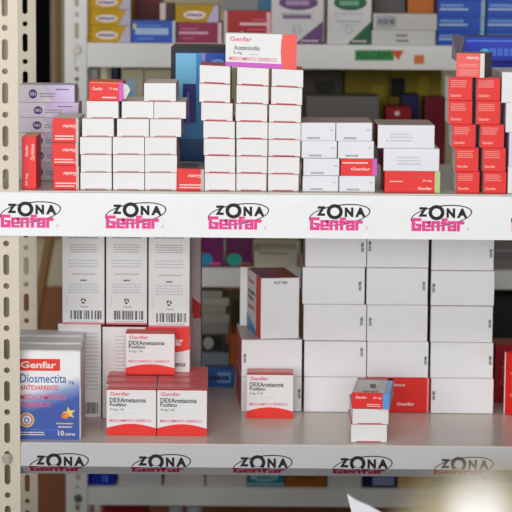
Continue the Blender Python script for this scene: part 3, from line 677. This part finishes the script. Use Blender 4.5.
c = rr(258, 271.3, -8, z, 'narrow teal carton on the deep red carton at the top of the frame', M((26, 100, 130), .35))
GW = M((214, 212, 212), .4)
def tallbox(x0, x1, lab, col, colt, word):
    c = rr(x0, x1, -26, Z1, lab, GW, depth=.12)
    fy = lambda y: (45.5-y)/71.5
    d = D().disc(.52, fy(3), .38, 8/71.5, col, 1).lines(.28, .78, fy(6), fy(-1), 1, colt, 4, fill=.7)
    d.lines(.16, .86, fy(15), fy(12.5), 1, INKG); d.disc(.5, fy(30.5), .075, 4/71.5, INKLG, 2).ring(.5, fy(30.5), .09, 4.6/71.5, .02, .6/71.5, INKG, 3)
    d.poly([(.46, 0), (1, 0), (1, fy(22))], col, 2).lines(.58, .92, fy(43), fy(40), 1, INKW, 4)
    return c, d, fy
c, d, fy = tallbox(271.8, 323.6, 'tall white carton with purple ellipse and corner on the rear top shelf', M((104, 62, 118), .4, 'ink'), M((176, 146, 186), .4, 'ink'), 'Hepat')
d.rect(.22, fy(19.8), .77, fy(15.6), M((134, 98, 140), .4, 'ink'), 4); c.deco(d)
c, d, fy = tallbox(328, 371.8, 'tall white carton with dark green ellipse and corner on the rear top shelf', M((22, 92, 54), .4, 'ink'), M((120, 176, 140), .4, 'ink'), 'Prosta')
d.lines(.2, .84, fy(22.5), fy(20.5), 1, INKDG).lines(.3, .7, fy(25.8), fy(24.2), 1, INKG); c.deco(d)
c = rr(371.8, 436, 30.2, Z1, 'lower flat white carton beside the green-cornered carton', M((206, 204, 200), .4)); z = topz(c)
c.deco(D().lines(.38, .58, .56, .72, 1, INKDG, 3, fill=.9).lines(.38, .6, .2, .36, 1, INKDG, 3, fill=.9).rect(.99, 0, 1, 1, INKDG))
c = rr(373.4, 437, 13.8, z, 'upper flat white carton with a dark stamped block', M((200, 196, 190), .4)); z = topz(c)
c.deco(D().ring(.19, .5, .17, .42, .015, .06, INKG, 2, n=4).rect(.05, .15, .36, .85, INKG, 1).text('0123 45', .08, .36, .33, .66, INKK, .03).text('VEN', .58, .5, .66, .62, INKG))
c = rr(408, 434, -7, z, 'orange brown carton on the flat white cartons at the top of the frame', M((190, 100, 24), .4), dy=.05); c = rr(375, 405, -7, z, 'dark grey carton on the flat white cartons at the top of the frame', M((84, 80, 78), .4), dy=.05)
BL3 = M((22, 78, 184), .35)
for k, (a, b) in enumerate(((437.5, 484), (486, 533))):
    z = Z1
    for r, yt in enumerate((32, 16.6, 1, -14)):
        c = rr(a+r*.6, b+r*.6, yt, z, 'blue striped carton on the rear top shelf, %s column, %s' % (('left', 'right')[k], rowp[r] if r < 3 else 'top row'), BL3, group=None)
        c.root['group'] = 'blue striped cartons on the rear top shelf'
        c.deco(D().rect(.03, .40, .64, .50, M((200, 214, 236), .35, 'ink')).lines(.05, .6, .62, .82, 1, M((120, 170, 230), .35, 'ink'), 3, fill=.8).rect(.92, 0, 1, 1, M((150, 186, 200), .4, 'ink'))); z = topz(c)
# middle rear bay
def bottle(x0, x1, yt, z, Y, lab, mb_, mc, neck=.5):
    P = at((x0+x1)/2, yt, Y); r = (at(x1, yt, Y).x-at(x0, yt, Y).x)/2; h = P.z-z
    root = empty('medicine_bottle', (P.x, Y, z+.0003)); tag(root, lab, 'bottle')
    b = MB(); b.lathe((P.x, Y, z+.0003), [(r*.92, 0), (r, .003), (r, h*.72), (r*.9, h*.78), (r*neck, h*.84), (r*neck, h*.88)], mb_, 24); b.build('bottle_body', root, smooth=True)
    b = MB(); b.lathe((P.x, Y, z+.0003+h*.87), [(r*neck*1.25, 0), (r*neck*1.25, h*.115), (r*neck*1.1, h*.13)], mc, 24); b.build('screw_cap', root)
BEI = M((176, 168, 140), .45)
c = rr(88, 97.5, 63, Z2, 'grey narrow carton beside the rear post in the middle rear bay', M((150, 148, 146), .4), depth=.06)
bottle(98, 110, 60, Z2, YQ1+.02, 'tall cream bottle in the rear middle bay', M((206, 196, 160), .4), M((220, 212, 184), .4), .8)
bottle(110.5, 122, 63, Z2, YQ1+.02, 'tall bottle with dark blue cap in the rear middle bay', M((150, 160, 176), .4), M((28, 34, 60), .4), .75)
for k, (a, b) in enumerate(((122.6, 143.5), (144.4, 171))):
    c = rr(a, b, 66, Z2, 'tall beige carton with pale blue square in the rear middle bay, %s one' % ('left', 'right')[k], BEI, depth=.08)
    c.deco(D().rect(.1, .82, .6, .95, M((150, 186, 216), .4, 'ink')).disc(.32, .88, .14, .025, M((110, 170, 220), .4, 'ink'), 3).rect(.7, .5, .95, .95, M((190, 184, 160), .4, 'ink')))
OLV = M((150, 132, 20), .5)
c = rr(307, 379, 96.5, Z2, 'wide grey carton in the dim rear middle bay', M((120, 116, 112), .5), depth=.08)
c = rr(303, 343, 72, Z2, 'tall dark olive grey carton at the back of the middle bay', M((84, 80, 62), .5), dy=.15)
c.deco(D().rect(.3, .8, .8, .95, M((50, 48, 40), .5, 'ink')))
c = rr(345, 389, 66, Z2, 'tall mustard yellow carton at the back of the middle bay, left one', OLV, dy=.15); c.deco(D().rect(.15, .74, .5, .86, M((90, 76, 10), .5, 'ink')).rect(.6, .7, .9, .9, M((176, 156, 30), .5, 'ink')))
c = rr(390, 442, 64, Z2, 'tall mustard yellow carton with a dark square at the back of the middle bay', OLV, dy=.15); c.deco(D().rect(.02, .84, .3, .94, M((30, 18, 16), .5, 'ink')).rect(.55, .6, .75, .95, M((176, 156, 30), .5, 'ink')))
c = rr(386, 411, 107, Z2, 'red carton in the dim rear middle bay', M((160, 20, 30), .4), depth=.06); c.deco(D().disc(.45, .96, .1, .015, INKW)); z = topz(c)
c = rr(402, 419, 95, Z2, 'navy carton in the dim rear middle bay', M((26, 32, 96), .4), dy=.07, depth=.06)
c = rr(425, 446, 98, Z2, 'crimson carton in the dim rear middle bay', M((120, 16, 40), .4), depth=.06)
PURP = M((118, 16, 100), .35)
for k, (a, b, tl) in enumerate(((197, 223.5, M((40, 150, 200), .4, 'ink')), (226, 253.5, M((40, 170, 150), .4, 'ink')))):
    c = rr(a, b, 205, Z2, 'purple carton with a %s curved corner on the rear middle shelf' % ('blue', 'teal')[k], PURP if k == 0 else M((104, 18, 84), .35), depth=.06)
    c.deco(D().disc(.32, .12, .28, .10, tl, 2).rect(.12, .52, .35, .78, M((190, 160, 190), .4, 'ink')).rect(.5, .03, .9, .07, INKP).rect(0, 0, .05, 1, M((80, 10, 70), .4, 'ink')))
c = rr(254.5, 297, 251.5, Z2, 'flat cream carton on the rear middle shelf behind the upright red-edged carton', M((206, 200, 180), .4)); c.deco(D().rect(.1, .84, .8, .92, INKDG))
c = rr(492, 540, 259, Z2, 'lower grey-brown flat carton at the right of the rear middle shelf', M((128, 118, 116), .45)); z = topz(c)
c = rr(493, 540, 241, z, 'upper grey-brown flat carton at the right of the rear middle shelf', M((120, 112, 110), .45)); c.deco(D().lines(.05, .5, .4, .6, 1, INKG))
# bottom rear bay: front row on the bottom shelf
front = [(87.5, 115, 466, M((24, 40, 170), .35), 'bright blue carton on the rear bottom shelf'), (118.6, 161.5, 464, M((206, 204, 204), .4), 'plain white carton on the rear bottom shelf right of the blue one'),
         (164.5, 204.5, 464, M((206, 200, 194), .4), 'white carton with dark lettering on the rear bottom shelf'), (206.5, 246.8, 466, M((200, 196, 194), .4), 'white carton under the pale pile on the rear bottom shelf'),
         (248.4, 284, 467, M((30, 124, 140), .4), 'teal carton with a white swoosh on the rear bottom shelf'), (285.5, 326, 467, M((150, 88, 20), .4), 'brown orange carton on the rear bottom shelf'),
         (327.5, 361.5, 475, M((206, 206, 202), .4), 'lower thin white carton on the rear bottom shelf'), (363, 396, 466, M((22, 26, 72), .35), 'navy carton with pale window on the rear bottom shelf'), (398, 434, 469, M((206, 170, 110), .4), 'beige carton partly hidden by the foreground bottle')]
zst = None
for i, (a, b, yt, m, lab) in enumerate(front):
    c = rr(a, b, yt, Z3, lab, m, depth=.09)
    if i == 0: c.deco(D().text('12', .55, .2, .75, .5, INKLB, .02))
    if i == 1: c.deco(D().rect(.1, .2, .7, .26, INKLG))
    if i == 2: c.deco(D().text('Famol', .2, .55, .6, .75, INKDG, .02))
    if i == 3: zst = topz(c); c.deco(D().disc(.55, .8, .05, .1, INKG))
    if i == 4: c.deco(D().disc(.45, .5, .4, .25, M((130, 190, 196), .4, 'ink')).lines(.25, .7, .4, .6, 1, M((40, 110, 130), .4, 'ink'), 4).rect(0, .1, 1, .16, M((180, 214, 220), .4, 'ink')))
    if i == 5: c.deco(D().lines(.25, .8, .4, .6, 1, M((96, 52, 14), .4, 'ink')))
    if i == 6: c2 = rr(327.5, 361.5, 465, topz(c), 'upper thin white carton on the rear bottom shelf', m, depth=.09)
    if i == 7: c.deco(D().rect(.3, .1, .95, .5, M((140, 150, 190), .4, 'ink')))
# pale pile seen between the tall cartons and the middle white ones
seq = [(190, 246, 440, M((170, 168, 164), .45), 'grey wide carton carrying the pale pile in the rear bottom bay'), (190, 246, 372, M((160, 164, 170), .45), 'tall grey carton in the pale pile of the rear bottom bay'),
       (186, 229, 352.5, M((150, 164, 180), .45), 'bluish flat carton in the pale pile of the rear bottom bay'), (187, 224, 334, M((96, 92, 90), .45), 'carton with dark window and two white discs in the rear bottom bay'),
       (186, 228, 324, M((170, 168, 160), .45), 'flat pale carton right above the dark windowed one'), (188, 229, 314, M((180, 178, 166), .45), 'fourth pale flat carton from the top of the rear pile'), (188, 226, 306, M((170, 170, 158), .45), 'third pale flat carton from the top of the rear pile'),
       (188, 229, 298, M((184, 182, 168), .45), 'second pale flat carton from the top of the rear pile'), (188, 222, 290.5, M((164, 164, 152), .45), 'topmost pale flat carton of the rear pile')]
z = zst
for i, (a, b, yt, m, lab) in enumerate(seq):
    c = rr(a, b, yt, z, lab, m, depth=.08)
    if i == 3: c.deco(D().rect(.05, .1, .95, .9, M((50, 46, 48), .45, 'ink')).disc(.28, .5, .1, .32, M((214, 214, 210), .4, 'ink'), 3).disc(.58, .5, .14, .34, M((206, 208, 200), .4, 'ink'), 3))
    if i == 1: z372 = topz(c)
    z = topz(c)
c = rr(230.5, 246, 334, z372, 'orange carton beside the pale pile in the rear bottom bay', M((214, 110, 40), .4), depth=.08)
c = rr(231, 248, 300, Z3, 'tall olive grey carton behind the pale pile', M((110, 104, 86), .45), dy=.14, depth=.1)
c = rr(488, 545, 296, Z3, 'tall black green carton at the right of the rear bottom bay', M((30, 40, 32), .5), dy=.02, depth=.2)
# under the bottom shelf
c = rr(104, 146, 507, Z4, 'tall dark red carton below the rear bottom shelf', M((140, 20, 24), .4))
bottle(168, 184, 505.5, Z4, YQ1+.03, 'left white capped bottle below the rear bottom shelf', M((40, 44, 110), .4), M((200, 204, 214), .4), .75)
bottle(186, 203, 505.5, Z4, YQ1+.03, 'right white capped bottle below the rear bottom shelf', M((40, 44, 110), .4), M((200, 204, 214), .4), .75)
# ------------------------------------------------------------------ room
def struct(name, mb): return tag(mb.build(name), kind='structure')
b = MB(); b.box((-2.5, -4, -.05), (2.5, 1.7, 0), M((150, 140, 128), .5, 'wall')); struct('floor', b)
WY = 1.6
zd = at(50, 286, WY).z
b = MB(); b.box((-2.5, WY, 0), (2.5, WY+.1, zd), M((150, 96, 64), .6, 'wall')); b.box((-2.5, WY, zd), (2.5, WY+.1, 2.9), M((206, 194, 162), .6, 'wall')); struct('wall_back', b)
x0, x1 = at(-60, 50, WY).x, at(52.5, 50, WY).x; z0 = at(40, 215, WY).z
b = MB(); b.box((x0, WY-.012, z0), (x1, WY+.001, 2.3), M((6, 7, 9), .8, 'wall', .05)); struct('window_1', b)
b = MB(); xa, xb = at(54.5, 50, WY).x, at(59.5, 50, WY).x; b.box((xa, WY-.03, z0-.04), (xb, WY, 2.34), M((150, 104, 78), .5, 'wall')); b.box((x1, WY-.022, z0-.04), (xa, WY, 2.34), M((186, 176, 156), .5, 'wall')); b.box((x0-.03, WY-.022, z0-.04), (x1, WY, z0), M((150, 104, 78), .5, 'wall'))
o = struct('trim_1', b); o['label'] = 'brown wooden frame of the dark window'
# leaning pole
A = at(52.5, 225, 1.1); B = at(42, 284, 1.1)
dirv = (B-A).normalized(); k = (B.z)/(-dirv.z); foot = B+dirv*k*1.0
top_ = Vector((A.x, A.y, A.z))-dirv*.25
foot = Vector((foot.x, 1.1, .006))
b = MB(); b.cyl(foot, top_, .008, M((150, 110, 70), .5, 'wall'), 14); o = b.build('wooden_pole', None, origin=foot); tag(o, 'thin wooden pole leaning in the gap beside the rear post', 'pole')
# counter, bag and bottle in the foreground
b = MB(); CT = .88
b.box((-.9, -1.98, CT-.03), (1.0, -.12, CT), M((190, 184, 172), .4, 'paint')); b.box((-.88, -1.95, 0), (.98, -.15, CT-.03), M((150, 140, 126), .5, 'paint')); o = b.build('sales_counter', None, origin=(0, -1, 0)); tag(o, 'low cream counter below the frame in front of the shelves', 'counter')
YP = -.2
P = at(347, 494.5, YP); Pr = at(381, 513, YP); wq = at(357, 512, YP).x-P.x
b = MB()
Lb = Vector((P.x+.004, YP, CT+.0005)); Rb = Vector((Pr.x+.02, YP, CT+.0005)); tk = Vector((0, .035, 0)); 
prof_ = [Lb, Vector((P.x+.008, YP, P.z-.03)), P, at(357, 501, YP), at(369, 506, YP), Pr, Vector((Pr.x+.02, YP, Pr.z-.02)), Rb]
mm = sum(prof_, Vector())/len(prof_)
fr = [p.copy() for p in prof_]; bk = [p+tk if p.z < CT+.01 else p+Vector((.001, .01, -.001)) for p in prof_]; n = len(fr)
b.add(fr+bk, [tuple(range(n)), tuple(range(2*n-1, n-1, -1))]+[(k, n+k, n+(k+1) % n, (k+1) % n) for k in range(n)], M((236, 238, 244), .4)); o = b.build('paper_bag', None, origin=Lb, seg=9); tag(o, 'pointed corner of a white paper bag rising at the bottom edge', 'bag')
# rounded cream bottle close to the lens
def rounded(name, px, py, half, dist, mat, label):
    YV = -DIST+dist; P = at(px, py, YV); R = at(px+half, py, YV).x-P.x; H = P.z-CT
    root = empty(name, (P.x, YV, CT+.0005)); tag(root, label, 'bottle')
    b = MB(); prof_ = [(R*.8, 0), (R, .008), (R, H-R)]+[(R*math.cos(a), H-R+R*math.sin(a)) for a in [math.pi/2*k/10 for k in range(1, 10)]]+[(.001, H)]
    b.lathe((P.x, YV, CT+.0005), prof_, mat, 40); b.build('bottle_body', root, smooth=True)
rounded('glazed_bottle', 498, 468, 112, .54, M((150, 140, 112), .45, 'glaze', .2), 'large rounded cream bottle blurred in the lower right foreground')
rounded('glazed_bottle', 480, 491, 17, .44, M((250, 250, 252), .2, 'glaze', .6), 'small white form added as a bright highlight in front of the large cream bottle')  # added white form stands in for the highlight on the blurred shape
# ------------------------------------------------------------------ light
def area(name, loc, rot, sx, sy, power, col=(1, 1, 1)):
    l = bpy.data.lights.new(name, 'AREA'); l.shape = 'RECTANGLE'; l.size = sx; l.size_y = sy; l.energy = power; l.color = col
    o = bpy.data.objects.new(name, l); COL.objects.link(o); o.location = loc; o.rotation_euler = rot; return o
area('ceiling_tube_light', (-.4, -1.9, 2.75), (math.radians(22), 0, 0), 2.4, .5, 19, (1, .985, .96))
area('front_fill_light', (-.8, -4.2, 1.3), (math.radians(90), 0, math.radians(-8)), 3.6, 2.5, 165, (.985, .99, 1))  # unseen fill added behind the camera to brighten the shelf fronts
area('ceiling_tube_light', (-.4, .5, 2.78), (math.radians(-12), 0, 0), 1.6, .2, 3.5, (1, .98, .95))
w = bpy.data.worlds.new('world'); S.world = w; w.use_nodes = True
w.node_tree.nodes['Background'].inputs[0].default_value = (.95, .97, 1, 1); w.node_tree.nodes['Background'].inputs[1].default_value = .05
S.view_settings.view_transform = 'Standard'; S.view_settings.look = 'None'; S.view_settings.exposure = 0; S.view_settings.gamma = 1; S.view_settings.use_curve_mapping = False
